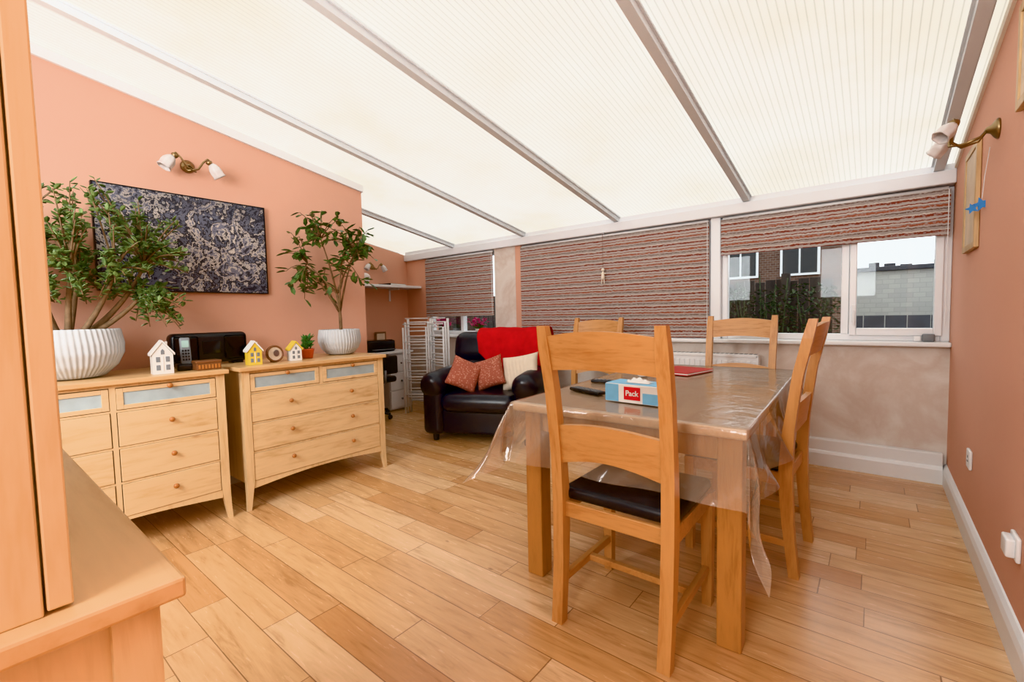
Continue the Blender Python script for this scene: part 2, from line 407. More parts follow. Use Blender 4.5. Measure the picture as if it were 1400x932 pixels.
b.box(-.42,XR-.02,YB-.055,YB,0,.19,.006); b.prism([(YB-.055,0),(YB-.072,0),(YB-.072,.09),(YB-.066,.105),(YB-.055,.112)],'x',-.42,XR-.022)
struct(b.make('baseboard_back','white'))
b=MB(); b.prism([(XF,0),(XF+.02,0),(XF+.02,.1),(XF,.118)],'y',YL,YB); struct(b.make('baseboard_alcove','white'))
b=MB(); b.prism([(XL,0),(XL+.02,0),(XL+.02,.1),(XL,.118)],'y',YN,YL); struct(b.make('baseboard_left','white'))

# windows
def window(name,x0,x1,z0,z1,mulls,sash=None):
    b=MB(); w=.045; ya,yb=3.955,4.02
    b.box(x0,x0+w,ya,yb,z0,z1,.005); b.box(x1-w,x1,ya,yb,z0,z1,.005)
    b.box(x0+w,x1-w,ya+.001,yb,z0,z0+w,.004); b.box(x0+w,x1-w,ya+.001,yb,z1-w,z1,.004)
    for m in mulls: b.box(m-.022,m+.022,ya-.001,yb,z0+w,z1-w,.004)
    if sash:
        a,c=sash; q=.04
        b.box(a,a+q,ya-.018,yb-.01,z0+w-.01,z1-w+.01,.005); b.box(c-q,c,ya-.018,yb-.01,z0+w-.01,z1-w+.01,.005)
        b.box(a+q,c-q,ya-.017,yb-.01,z0+w-.01,z0+w+q,.005); b.box(a+q,c-q,ya-.017,yb-.01,z1-w-q,z1-w+.01,.005)
    o=struct(b.make(name,'upvc'))
    g=MB().box(x0+.03,x1-.03,3.985,3.991,z0+.03,z1-.03).make('glass_pane','glass',o); g['kind']='structure'
    return o
window('window_1',-4.53,-3.36,.892,1.86,[-3.95])
window('window_2',-2.985,-1.05,.892,1.86,[-2.0])
window('window_3',-.975,XR,.892,1.86,[-.165],(-.14,.335))
b=MB(); b.box(-1.05,-.975,3.91,4.03,.892,1.862,.004); struct(b.make('trim_%d'%k,'upvc')); k+=1
b=MB(); b.box(-.125,-.10,3.915,3.94,1.02,1.14,.004); b.box(-.118,-.107,3.905,3.92,1.0,1.1,.003)
h=b.make('window_handle','white',bpy.data.objects['window_3'])

# blinds
def blind(x0,x1,z0,label):
    r=thing('roller_blind',label,'blind',((x0+x1)/2,3.905,0)); w=(x1-x0)/2
    MB().tube([(-w+.01,0,1.835),(w-.01,0,1.835)],.02,14).make('roller','white',r,True)
    b=MB(); b.box(-w,w,-.022,-.019,z0+.02,1.835)
    b.make('fabric','blind',r)
    b=MB(); b.box(-w,w,-.026,-.014,z0,z0+.022,.004); b.make('bottom_bar','blind',r)
    b=MB()
    b.tube([(w-.01,-.032,1.83),(w-.01,-.034,z0+.02 if z0<1.2 else 1.0)],.0025,6); b.make('pull_chain','white',r)
    return r
blind(-4.52,-3.37,1.12,'striped red and grey roller blind over narrow window')
blind(-2.975,-1.055,.9,'wide striped red and grey roller blind fully lowered')
blind(-.965,.352,1.555,'striped red and grey roller blind rolled half up')

# ---------------------------------------------------------------- outside
struct(MB().box(-14,10,4.2,40,-.25,-.2).make('ground','ground'))
hs=thing('brick_house','red brick house with white windows beyond the garden','house',(-5.6,19,-.2))
MB().box(-4,4.75,0,6,0,4.6).make('wall','brick',hs)
b=MB(); b.prism([(-.5,4.5),(6.5,4.5),(3,6.6)],'x',-4.3,5.0); b.make('roof','tile',hs)
for xx in (-3.2,-.8,1.0,2.9):
    w_=MB().box(xx,xx+1.2,-.08,.0,2.5,3.7,.01).make('window','upvc',hs)
    for q in (.08,.63): MB().box(xx+q,xx+q+.49,-.1,-.07,2.58,3.62).make('window_glass','black_gloss',w_)
fc=thing('garden_fence','dark weathered wooden garden fence','fence',(-9,7.2,-.2))
b=MB()
for i in range(66): b.box(i*.13,i*.13+.12,0,.02,0,1.72+.02*math.sin(i*2.1))
b.make('panel','fence',fc)
for i in range(6): MB().box(i*1.6,.1+i*1.6,-.08,0,0,1.8).make('post','fence',fc)
hd=MB(); hr=random.Random(9)
for i in range(5200):
    x=hr.uniform(-4.5,-.32); top=1.40+.10*noise.noise(Vector((x*2.2,0,0)))
    p=Vector((x,hr.uniform(6.5,6.95),hr.uniform(-.15,top)))
    hd.leaf(p,Vector((hr.uniform(-1,1),hr.uniform(-1,.3),hr.uniform(-.5,.7))),Vector((0,0,1)),hr.uniform(.04,.08),hr.uniform(.03,.05))
for i in range(60):
    x=hr.uniform(-4.5,-.4); hd.tube([(x,6.7,-.2),(x+hr.uniform(-.3,.3),6.6,hr.uniform(.8,1.6))],.008,5)
o=hd.make('hedge','hedge'); tag(o,'scrubby dark green hedge along the garden fence','hedge'); o['kind']='stuff'
sh=thing('garden_outbuilding','pale painted block outbuilding with grey felt roof','outbuilding',(-.30,7.9,-.2))
MB().box(.0,5.2,0,2.5,0,1.80).make('wall','block',sh)
b=MB(); b.box(-.05,5.3,-.06,2.6,1.80,1.86,.01)
for i in range(12): b.box(.05+i*.17,.17+i*.17,.2,.3,1.85,1.87+.022*(i*7%4))
b.make('roof','shedroof',sh)
b=MB()
for i in range(26): b.box(.0+i*.2,.19+i*.2,-1.0,-.96,0,1.22)
b.make('lower_wall','shedroof',sh)

# ---------------------------------------------------------------- dressers
def knob(p,parent,front=-1):
    b=MB(); t=Matrix.Translation(p)@Matrix.Rotation(math.pi/2,4,'X')
    b.lathe([(.005,0),(.005,.01),(.012,.014),(.0135,.02),(.010,.026),(.002,.028)],(0,0,0),14,mat=t)
    return b.make('knob','knob',parent,True)
def dresser(name,label,loc,rot,L,depth,H,layout):
    r=thing(name,label,'chest of drawers',loc,rot)
    th=.024
    MB().box(-.022,L+.022,-.025,depth+.01,H-th,H,.004).make('top','birch_top',r)
    b=MB()
    for x in (.012,L-.012-.018): b.box(x,x+.018,.03,depth-.02,.15,H-th)
    b.box(.02,L-.02,depth-.012,depth-.004,.15,H-th)
    b.box(.03,L-.03,.01,depth-.01,.15,.168)
    b.box(.03,L-.03,.004,.02,H-th-.016,H-th)
    zt=H-th-.016
    rows=[.105,.163,.158,.158]
    tot=zt-.165; s=tot/(sum(rows)); rows=[q*s for q in rows]
    z=zt
    for q in rows[:-1]:
        z-=q; b.box(.03,L-.03,.004,.02,z-.005,z+.005)
    zz=zt-rows[0]
    b.box(L/2-.012,L/2+.012,.003,.021,zz,zt)
    if layout=='two': b.box(L/2-.010,L/2+.010,.0035,.0205,.165,zz)
    pts=[]
    n=18
    for i in range(n+1):
        t=i/n; pts.append((.035+t*(L-.07),.125+.028*math.sin(math.pi*t)))
    b.prism([(L-.035,.17),(.035,.17)]+pts,'y',.004,.02)
    b.make('body','birch_z',r)
    for (x,y,dx,dy) in ((.018,.018,-1,-1),(L-.018,.018,1,-1),(.018,depth-.02,-1,1),(L-.018,depth-.02,1,1)):
        b=MB()
        b.ring_loft([[Vector((x+dx*ox+sx*w,y+dy*oy+sy*w,z)) for sx,sy in ((-1,-1),(1,-1),(1,1),(-1,1))] for (z,w,ox,oy) in ((0,.011,.016,.01),(.08,.015,.008,.005),(.18,.021,.0,0),(H-th,.021,0,0))])
        b.make('leg','birch_z',r)
    z=zt
    cols=[(.042,L/2-.014),(L/2+.014,L-.042)]
    for (a,c) in cols:
        z0=zt-rows[0]+.008; z1=zt-.004
        b=MB(); f=.026
        b.box(a,a+f,0,.016,z0,z1,.002); b.box(c-f,c,0,.016,z0,z1,.002)
        b.box(a+f,c-f,0.0005,.0155,z0,z0+f*.8,.0015); b.box(a+f,c-f,0.0005,.0155,z1-f*.8,z1,.0015)
        d=b.make('glass_drawer','birch_x',r)
        MB().box(a+f-.003,c-f+.003,.006,.011,z0+f*.7,z1-f*.7).make('frosted_panel','frost',d)
        knob(((a+c)/2,0,z1-f*.4),d)
    z-=rows[0]
    for q in rows[1:]:
        for (a,c) in (cols if layout=='two' else [(.042,L-.042)]):
            d=MB().box(a,c,0,.018,z-q+.007,z-.007,.0025).make('drawer','birch_x',r)
            if layout=='two': knob(((a+c)/2,0,z-q*.42),d)
            else:
                knob((a+(c-a)*.26,0,z-q*.42),d); knob((a+(c-a)*.74,0,z-q*.42),d)
        z-=q
    return r
R90=math.pi/2
dresser('chest_of_drawers','birch chest with three wide drawers below two frosted panels',(-2.85,1.05,0),R90,.955,.56,.85,'one')
dresser('chest_of_drawers','birch chest with two columns of drawers below frosted panels',(-2.85,.0,0),R90,.955,.56,.85,'two')
dresser('sideboard','pale birch sideboard carrying a tall cabinet',(-.632,.13,0),math.pi,.92,.46,.83,'two')
hz=.83
hu=thing('tall_display_cabinet','tall birch cabinet standing on the sideboard','cabinet',(-.638,.066,hz))
b=MB(); W=.9; D=.36; HH=1.25
b.box(-.02,0,-D,-.022,0,HH,.002); b.box(-W,-W+.02,-D,-.022,0,HH,.002); b.box(-W,0,-D,-.022,HH+.001,HH+.02); b.box(-W+.02,-.02,-D,-.023,0.001,.02)
b.box(-W+.02,-.02,-D+.0005,-D+.01,.02,HH); b.box(-W+.02,-.02,-D+.01,-.03,.42,.435); b.box(-W+.02,-.02,-D+.01,-.03,.82,.835)
b.make('body','birch_z',hu)
for (a,c) in ((-W/2+.002,0),(-W,-W/2-.002)):
    b=MB(); f=.055
    b.box(a,a+f,-.02,0,.004,HH,.002); b.box(c-f,c,-.02,0,.004,HH,.002)
    b.box(a+f,c-f,-.0195,-.0005,.004,.004+f,.0015); b.box(a+f,c-f,-.0195,-.0005,HH-f,HH,.0015)
    d=b.make('door','birch_z',hu)
    MB().box(a+f-.004,c-f+.004,-.013,-.009,f,HH-f+.004).make('glass_panel','glass',d)
    b=MB(); kx=a+.03 if a>-W/2 else c-.03
    b.lathe([(.005,0),(.005,.01),(.012,.014),(.0135,.02),(.002,.028)],(0,0,0),14,mat=Matrix.Translation((kx,0,.55))@Matrix.Rotation(-math.pi/2,4,'X')); b.make('knob','knob',d,True)

# ---------------------------------------------------------------- dining chairs
def chair(loc,rot,label):
    r=thing('dining_chair',label,'chair',loc,rot,'oak dining chairs around the table')
    def post_y(z):
        P=[(0,-.235),(.2,-.212),(.42,-.2),(.6,-.208),(.85,-.24),(1.08,-.29)]
        for (za,ya),(zb,yb) in zip(P,P[1:]):
            if z<=zb: t=(z-za)/(zb-za); return ya+(yb-ya)*t
        return P[-1][1]
    for sx in (-1,1):
        b=MB(); rings=[]
        for i in range(15):
            z=1.08*i/14; y=post_y(z); w=.021; t=.019+.006*math.exp(-((z-.42)/.2)**2)
            if i==14: w*=.8; t*=.8
            x=sx*(.195+.012*z)
            rings.append([Vector((x-w,y-t,z)),Vector((x+w,y-t,z)),Vector((x+w,y+t,z)),Vector((x-w,y+t,z))])
        b.ring_loft(rings); b.make('rear_leg','oak_z',r)
    for sx in (-1,1):
        b=MB(); b.taper((sx*.205,.19,0),(.017,.017),(sx*.205,.19,.44),(.021,.021)); b.make('front_leg','oak_z',r)
    def rail(z0f,z1f,hw,th,name,bow=.018):
        rings=[]
        n=14
        for i in range(n+1):
            t=i/n; x=-hw+2*hw*t; cv=-bow*math.sin(math.pi*t)
            za,zb=z0f(t),z1f(t); y0=post_y(za)+cv; y1=post_y(zb)+cv
            rings.append([Vector((x,y0-th,za)),Vector((x,y0+th,za)),Vector((x,y1+th,zb)),Vector((x,y1-th,zb))])
        MB().ring_loft(rings).make(name,'oak_x',r)
    rail(lambda t:.925+.012*math.sin(math.pi*t),lambda t:1.045+.018*math.sin(math.pi*t),.19,.012,'crest_rail')
    rail(lambda t:.585+.035*math.sin(math.pi*t),lambda t:.725+.02*math.sin(math.pi*t),.186,.011,'back_slat')
    b=MB()
    b.box(-.19,.19,.178,.2,.385,.44,.003); b.box(-.18,.18,-.208,-.188,.385,.44,.003)
    b.box(-.216,-.194,-.19,.18,.385,.44,.003); b.box(.194,.216,-.19,.18,.385,.44,.003)
    b.make('seat_frame','oak_x',r)
    b=MB(); b.box(-.212,.212,-.185,.218,.438,.485,.02,4); o=b.make('seat_cushion','seat_leather',r,True); o['label']='black leather seat pad'
    b=MB()
    b.box(-.213,-.191,-.205,.18,.125,.155,.003); b.box(.191,.213,-.205,.18,.125,.155,.003); b.box(-.195,.195,-.012,.012,.128,.152,.003)
    b.make('stretcher','oak_y',r)
    return r
c1=chair((-.685,1.575,0),0,'oak dining chair with black seat at the table end')
copy_thing(c1,(-.47,2.36,0),math.radians(88),'oak dining chair tucked sideways under the table side')
copy_thing(c1,(-.74,3.26,0),math.pi,'oak dining chair at the window end of the table')
copy_thing(c1,(-1.87,3.28,0),math.radians(183),'oak dining chair standing near the armchair by the window')

# ---------------------------------------------------------------- dining table
TX,TY=-.30,1.52; TW,TL=.90,1.66; TZ=.75
tb=thing('dining_table','chunky oak dining table under a clear plastic cover','table',(TX,TY,0),math.radians(2))
MB().box(-TW,0,0,TL,TZ-.035,TZ,.006).make('table_top','tableoak_y',tb)
b=MB(); b.box(-TW+.06,-.06,.05,.072,.63,TZ-.034); b.box(-TW+.06,-.06,TL-.072,TL-.05,.63,TZ-.034); b.box(-TW+.05,-TW+.072,.06,TL-.06,.63,TZ-.034); b.box(-.072,-.05,.06,TL-.06,.63,TZ-.034)
b.make('apron','tableoak_z',tb)
for x in (-TW+.080,-.055):
    for y in (.07,TL-.07):
        MB().box(x-.038,x+.038,y-.038,y+.038,0,TZ-.034,.004).make('leg','tableoak_z',tb)
OV=.255
def cloth(u,v):
    x=-TW-OV+u*(TW+2*OV); y=-OV+v*(TL+2*OV)
    qx=min(0.006,max(-TW-.006,x)); qy=min(TL+.006,max(-.006,y))
    dx,dy=x-qx,y-qy; d=math.hypot(dx,dy)
    if d<1e-6:
        return Vector((x,y,TZ+.003+.0008*noise.noise(Vector((x*9,y*9,0)))))
    nx,ny=dx/d,dy/d
    corner=min(abs(nx),abs(ny))*1.41
    nearleft=dx<0 and dy<0; nearright=dx>0 and dy<0
    fl=.12; ex=1.0
    if dx<0: fl+=.12
    if nearleft: fl=.22+.30*corner; ex=1+.16*corner
    elif nearright: fl=.13+.05*corner; ex=1+.38*corner
    elif corner>.05: fl=.14+.06*corner
    elif dx<0: fl+=.10*max(0,1-y/.5)
    rp=math.sin((x-y)*17+1.3*math.sin(y*4))*.55+noise.noise(Vector((x*4.5,y*4.5,3.1)))*.8
    out=d*fl+rp*.042*(d/OV)**1.2
    if corner>.05: out+=.030*math.sin(math.atan2(ny,nx)*8)*(d/OV)*min(1,corner*1.5)
    dz=math.sqrt(max(.05,1-fl*fl))*d*ex
    return Vector((qx+nx*out,qy+ny*out,TZ+.003-dz+.008*rp*(d/OV)))
b=MB(); b.grid(cloth,120,160)
cl=b.make('tablecloth','pvc',None,True,loc=(TX,TY,0),rot=(0,0,math.radians(2))); tag(cl,'clear glossy plastic tablecloth draped over the oak table','tablecloth')

zt=TZ+.006
tx=thing('tissue_box','blue and white tissue box with red Pack label','tissue box',(-.87,1.70,zt),math.radians(-3))
MB().box(0,.24,0,.125,0,.075,.003).make('carton','ceramic',tx)
b=MB(); b.box(.003,.237,.003,.122,.0745,.0765); b.box(.0,.06,-.001,0.0005,.003,.073); b.box(.165,.237,-.001,.0005,.003,.045); b.make('blue_print','blue_card',tx)
b=MB(); b.box(.085,.155,-.0025,0,.014,.066,.0008); lab=b.make('red_label','red_print',tx)
def text(body,size,parent,mat,loc,rot,ext=.0006):
    cu=bpy.data.curves.new('txt','FONT'); cu.body=body; cu.size=size; cu.extrude=ext; cu.align_x='CENTER'; cu.align_y='CENTER'; cu.offset=size*.02
    to=bpy.data.objects.new('txt',cu); COL.objects.link(to); bpy.context.view_layer.update()
    me=bpy.data.meshes.new_from_object(to.evaluated_get(bpy.context.evaluated_depsgraph_get()))
    bpy.data.objects.remove(to); o=bpy.data.objects.new('printed_text',me); COL.objects.link(o); me.materials.clear(); me.materials.append(M[mat])
    o.parent=parent; o.location=loc; o.rotation_euler=rot; return o
text('Pack',.030,lab,'ceramic',(.12,-.0032,.040),(math.pi/2,0,0))
b=MB()
b.grid(lambda u,v:Vector((.07+u*.1+.01*math.sin(v*7),.035+v*.055,.078+.018*math.sin(math.pi*u)*math.sin(math.pi*v)+.004*math.sin(u*25)*math.sin(math.pi*v))),16,8)
b.make('tissue','ceramic',tx,True)
def remote(loc,rot,label,L=.19,W=.05):
    r=thing('remote_control',label,'remote control',loc,rot)
    MB().box(-L/2,L/2,-W/2,W/2,0,.016,.006,3).make('body','black_plastic',r,True)
    b=MB()
    for i in range(int((L-.03)/.021)):
        for j in range(3): b.box(-L/2+.02+i*.021,-L/2+.032+i*.021,-.017+j*.013,-.009+j*.013,.0155,.0185,.001)
    b.make('buttons','grey',r); return r
remote((-1.03,1.83,zt),math.radians(-20),'black remote control with grey buttons on the table',.20,.05)
remote((-1.10,2.13,zt),math.radians(8),'black slim remote control on the table',.13,.04)
r=thing('red_folder','red folder lying on the dining table','folder',(-.93,2.6,zt),math.radians(-12))
MB().box(-.12,.12,0,.30,0,.004,.001).make('back_cover','red_gloss',r); MB().box(-.115,.118,.004,.296,.004,.012,.001).make('pages','ceramic',r); MB().box(-.12,.12,0,.30,.012,.016,.001).make('front_cover','red_gloss',r)
o=MB().lathe([(.022,0),(.028,.004),(.036,.03),(.038,.075),(.035,.075),(.033,.03),(.02,.008)],(0,0,0),24).make('body','ceramic',None,True)
r=thing('mug','white ceramic mug on the dining table','mug',(-1.02,2.45,zt)); o.parent=r
MB().tube([(.035,0,.06),(.055,0,.055),(.06,0,.038),(.052,0,.022),(.036,0,.02)],.005,8).make('handle','ceramic',r,True)

# ---------------------------------------------------------------- armchair
ac=thing('armchair','black leather armchair with red throw by the window','armchair',(-2.83,3.21,0),math.radians(22))
W=.53; D=.42
b=MB(); b.box(-W+.05,W-.05,-D+.04,D-.04,.07,.30,.03,3); b.make('base','leather',ac,True)
for sx in (-1,1):
    b=MB(); x0,x1=(sx*W,sx*(W-.2)) if sx<0 else (W-.2,W)
    b.box(x0,x1,-D,D-.1,.06,.52,.06,5)
    b.tube([(sx*(W-.1),-D-.03,.49),(sx*(W-.1),-D-.015,.495),(sx*(W-.1),-D+.03,.505),(sx*(W-.1),0,.52),(sx*(W-.1),D-.12,.53),(sx*(W-.1),D-.08,.53)],[.05,.095,.118,.118,.105,.05],24)
    b.make('arm','leather',ac,True)
b=MB(); b.box(-W+.19,W-.19,-D-.03,D-.16,.27,.44,.075,6); b.make('seat_cushion','leather',ac,True)
b=MB(); tilt=Matrix.Translation((0,D-.2,.405))@Matrix.Rotation(math.radians(-12),4,'X')
b.box(-W+.10,W-.10,-.1,.12,-.13,.30,.09,6,tilt); b.box(-W+.04,W-.04,-.12,.12,.24,.56,.11,7,tilt)
b.make('backrest','leather',ac,True)
for sx in (-1,1):
    for y in (-D+.08,D-.12): MB().lathe([(.025,0),(.03,.07)],(sx*(W-.1),y,0),12).make('foot','black_plastic',ac)
def throw(u,v):
    x=-.21+u*.72
    Lf=.18+.26*math.exp(-((u-.32)/.32)**2)+.24*u
    s=v*(.22+Lf)-.22
    T=tilt
    top=.575
    fold=.006*math.sin(x*16+v*3)+.004*math.sin(x*37+2)
    if s<-.10: p=Vector((x,.135+fold*.5,top-.09-(-.10-s)))
    elif s<.12:
        a=(s+.10)/.22*math.pi
        p=Vector((x,.135*math.cos(a),top-.09+.105*math.sin(a)+fold*.6))
    else: p=Vector((x+(s-.12)*.25*(1-u),-.14-abs(fold)*2-.02*min(1,(s-.12)/.1),top-.09-(s-.12)))
    return T@p
b=MB(); b.grid(throw,60,40)
th=b.make('throw_blanket','red_fabric',None,True,loc=ac.location,rot=(0,0,math.radians(22)),thick=.012); tag(th,'bright red throw draped over the armchair back','blanket')
def pillow(w,h,t,mat,loc,rot,label,ruff=0):
    def f(sgn):
        def g(u,v):
            a,c=u*2-1,v*2-1
            k=max(0,(1-a**4)*(1-c**4))**.5
            px=a*w/2*(1-.08*(1-c*c)); pz=c*h/2*(1-.08*(1-a*a))
            return Vector((px,sgn*t/2*k*(1+ruff*math.sin(a*30+c*4)),pz))
        return g
    b=MB(); b.grid(f(1),26,26); b.grid(f(-1),26,26)
    bmesh.ops.remove_doubles(b.bm,verts=b.bm.verts,dist=.0008); bmesh.ops.recalc_face_normals(b.bm,faces=b.bm.faces)
    o=b.make('cushion',mat,None,True,loc=loc,rot=rot); tag(o,label,'cushion'); return o
def aw(x,y,z):
    a=math.radians(22); return (ac.location.x+x*math.cos(a)-y*math.sin(a),ac.location.y+x*math.sin(a)+y*math.cos(a),z)
pillow(.29,.29,.11,'orange',aw(-.18,-.24,.59),(math.radians(-25),math.radians(24),math.radians(45)),'dusty orange patterned cushion leaning on the armchair arm')
pillow(.28,.29,.11,'orange',aw(.03,-.14,.595),(math.radians(-22),math.radians(-18),math.radians(22)),'dusty orange patterned cushion in the middle of the armchair')
pillow(.37,.33,.13,'creamcush',aw(.31,-.10,.60),(math.radians(-20),math.radians(-10),math.radians(12)),'cream pleated cushion against the armchair back',.10)

# ---------------------------------------------------------------- plants
def pot(parent,r,h,ribs):
    prof=[(r*.45,0),(r*.62,h*.04),(r*.86,h*.25),(r*.99,h*.5),(r*1.0,h*.7),(r*.95,h*.97),(r*.93,h),(r*.88,h),(r*.88,h*.9)]
    P=[]
    for (a,za),(c,zc) in zip(prof,prof[1:]):
        for k in range(4): t=k/4; P.append((a+(c-a)*t,za+(zc-za)*t))
    P.append(prof[-1])
    MB().lathe(P,(0,0,0),ribs*6,ribs,.014,18,caps=True).make('pot','pot',parent,True)
    MB().lathe([(r*.02,h*.9),(r*.88,h*.9)],(0,0,0),24,caps=False).make('soil','soil',parent,True)
def bez(a,b,c,n=6): return [a*(1-t)**2+b*2*t*(1-t)+c*t*t for t in [i/n for i in range(n+1)]]
pl=thing('potted_jade_plant','large bushy jade plant in a ribbed white pot','potted plant',(-3.13,.375,.85))
pot(pl,.21,.245,56)
rnd=random.Random(3)
br=MB(); fo=MB()
mains=[]
for i in range(11):
    a=2*math.pi*i/11+rnd.uniform(-.2,.2); base=Vector((.05*math.cos(a),.06*math.sin(a),.2))
    end=Vector((.11*math.cos(a),.28*math.sin(a)+.04,rnd.uniform(.42,.62)))
    mid=(base+end)/2+Vector((0,.06*math.sin(a),.0)); P=bez(base,mid,end); br.tube(P,[.016-.0014*k for k in range(len(P))],7); mains.append(end)
tips=[]
while len(tips)<215:
    p=Vector((rnd.uniform(-1,1),rnd.uniform(-1,1),rnd.uniform(-1,1)))
    if p.length>1 or p.length<.4: continue
    q=Vector((p.x*.29,p.y*.47+.08,.64+p.z*.42))
    if q.z<.38 and abs(q.y)<.22: continue
    tips.append(q)
for i in range(26): tips.append(Vector((rnd.uniform(.0,.2),rnd.uniform(.28,.46),rnd.uniform(.22,.4))))
for q in tips:
    m=min(mains,key=lambda e:(e-q).length); P=bez(m,(m+q)/2+Vector((0,0,.04)),q,4)
    br.tube(P,[.005,.0045,.004,.0035,.002],5)
    for j in range(16):
        t=rnd.uniform(.4,1); pp=m.lerp(q,t)+Vector((0,0,.02*math.sin(math.pi*t)))
        dd=Vector((rnd.uniform(-1,1),rnd.uniform(-1,1),rnd.uniform(-.3,1))).normalized()
        fo.leaf(pp+dd*.006,dd,Vector((rnd.uniform(-.4,.4),rnd.uniform(-.4,.4),1)),rnd.uniform(.026,.042),rnd.uniform(.020,.028),.12)
for v in list(br.bm.verts)+list(fo.bm.verts):
    if v.co.x<-.29: v.co.x=-.29
br.make('branches','bark',pl,True); fo.make('foliage','jade',pl,False,thick=.0025)
pl=thing('potted_fig_plant','small leafy tree in a ribbed white pot','potted plant',(-3.17,1.86,.85))
pot(pl,.152,.19,44)
br=MB(); fo=MB(); rnd=random.Random(12)
trunk=bez(Vector((.02,0,.15)),Vector((.0,.02,.32)),Vector((.02,-.02,.46)),6)
br.tube(trunk,[.013,.012,.012,.011,.01,.01,.009],7)
mains=[]
for i in range(8):
    a=2*math.pi*i/8; e=Vector((.14*math.cos(a),.2*math.sin(a)-.03,rnd.uniform(.55,.9)))
    P=bez(trunk[-1 if i%2 else 3],Vector((e.x*.4,e.y*.5,e.z-.12)),e,5); br.tube(P,[.008,.007,.006,.005,.004,.003],6); mains.append(e)
for i in range(58):
    p=Vector((rnd.uniform(-1,1),rnd.uniform(-1,1),rnd.uniform(-1,1)))
    if p.length>1: p.normalize()
    q=Vector((p.x*.22+.02,p.y*.36-.05,.72+p.z*.38))
    m=min(mains,key=lambda e:(e-q).length); P=bez(m,(m+q)/2+Vector((0,0,.05)),q,4); br.tube(P,[.004,.0035,.003,.0025,.002],5)
    for j in range(6):
        t=.3+.7*(j/5); pp=m.lerp(q,t)+Vector((0,0,.03*math.sin(math.pi*t)*.8))
        dd=Vector((rnd.uniform(-1,1),rnd.uniform(-1,1),rnd.uniform(-.9,.3))).normalized()
        fo.leaf(pp,dd,Vector((rnd.uniform(-.3,.3),rnd.uniform(-.3,.3),1)),rnd.uniform(.062,.095),rnd.uniform(.034,.048),.15)
for v in list(br.bm.verts)+list(fo.bm.verts):
    if v.co.x<-.26: v.co.x=-.26
br.make('branches','bark',pl,True); fo.make('foliage','fig',pl,False)

# ---------------------------------------------------------------- dresser ornaments
dz=.851
def house(loc,rot,w,d,h,wall,roof,label,gable='x'):
    r=thing('tealight_house',label,'ornament',loc,rot,'ceramic houses on the dressers')
    b=MB(); e=h*.62
    b.prism([(-w/2,0),(w/2,0),(w/2,e),(0,h),(-w/2,e)],'y',-d/2,d/2); b.make('wall',wall,r)
    b=MB(); t=.006
    b.prism([(-w/2-.008,e-.006),(0,h+.002),(w/2+.008,e-.006),(w/2+.008,e+t),(0,h+.012),(-w/2-.008,e+t)],'y',-d/2-.006,d/2+.006); b.box(w*.18,w*.30,-.01,.01,e,h*1.02); b.make('roof',roof,r)
    b=MB()
    for i in (-1,1):
        for z in (.12,.38): b.box(i*w*.23-w*.1,i*w*.23+w*.1,-d/2-.002,-d/2+.001,h*z,h*(z+.17))
    b.prism([(-w*.09,h*.62),(w*.09,h*.62),(w*.09,h*.74),(0,h*.80),(-w*.09,h*.74)],'y',-d/2-.002,-d/2+.001)
    b.make('window','grey',r)
    b=MB(); b.box(-.002,.002,-d/2-.003,-d/2,h*.1,h*.56); b.make('glazing_bar','ceramic',r)
    return r
house((-2.94,.70,dz),R90-.1,.088,.075,.165,'ceramic','ceramic','white ceramic tealight house')
house((-2.97,1.165,dz),R90-.1,.076,.066,.135,'yellow','ceramic','yellow tealight house with a white roof')
house((-3.0,1.43,dz),R90-.1,.070,.064,.118,'ceramic','yellow','white tealight house with yellow roof')
r=thing('cordless_phone','black and silver cordless phone on its charging base','phone',(-3.03,.835,dz),R90-.15)
MB().box(-.05,.05,-.06,.06,0,.035,.01,3).make('base','black_plastic',r,True)
tl=Matrix.Translation((0,.0,.02))@Matrix.Rotation(math.radians(-14),4,'X')
b=MB(); b.box(-.025,.025,-.014,.014,0,.165,.009,3,tl); h=b.make('handset','grey',r,True)
b=MB(); b.box(-.017,.017,-.016,-.013,.105,.145,.001,1,tl); b.make('screen','screen',h)
b=MB()
for i in range(3):
    for j in range(4): b.box(-.018+i*.013,-.009+i*.013,-.017,-.013,.03+j*.017,.041+j*.017,.001,1,tl)
b.make('keypad','black_plastic',h)
r=thing('speaker_dock','black tabletop speaker dock against the wall','speaker',(-3.26,1.02,dz),R90)
b=MB(); b.box(-.21,.21,-.05,.05,.01,.2,.03,4); b.make('body','black_plastic',r,True)
for (p,q) in ((-.195,-.07),(.07,.195)): MB().box(p,q,-.055,-.048,.03,.18,.01,2).make('speaker_grille','black_gloss',r)
b=MB(); b.box(-.05,.05,-.054,-.049,.07,.15,.004,2); b.make('screen','black_gloss',r)
for (p,q) in ((-.18,-.12),(.12,.18)): MB().box(p,q,-.04,.04,0,.012).make('foot','black_plastic',r)
r=thing('trinket_box','small carved wooden trinket box','box',(-2.94,.905,dz),R90)
MB().box(-.06,.06,-.04,.04,0,.038,.003).make('body','walnut',r); MB().box(-.063,.063,-.043,.043,.038,.052,.004).make('lid','walnut',r)
b=MB()
for i in range(7): b.box(-.052+i*.016,-.042+i*.016,-.0425,-.039,.008,.03,.001)
b.make('carving','knob',r)
r=thing('round_photo_frame','small round brown photo frame','photo frame',(-2.99,1.30,dz),R90)
Rx=Matrix.Translation((0,0,.055))@Matrix.Rotation(math.radians(80),4,'X')
b=MB(); b.lathe([(.042,0),(.043,.008),(.048,.012),(.054,.006),(.054,-.004),(.042,-.004)],(0,0,0),36,mat=Rx); b.make('frame','walnut',r,True)
b=MB(); b.lathe([(.001,.003),(.044,.003)],(0,0,0),36,mat=Rx,caps=False); b.make('picture','print',r)
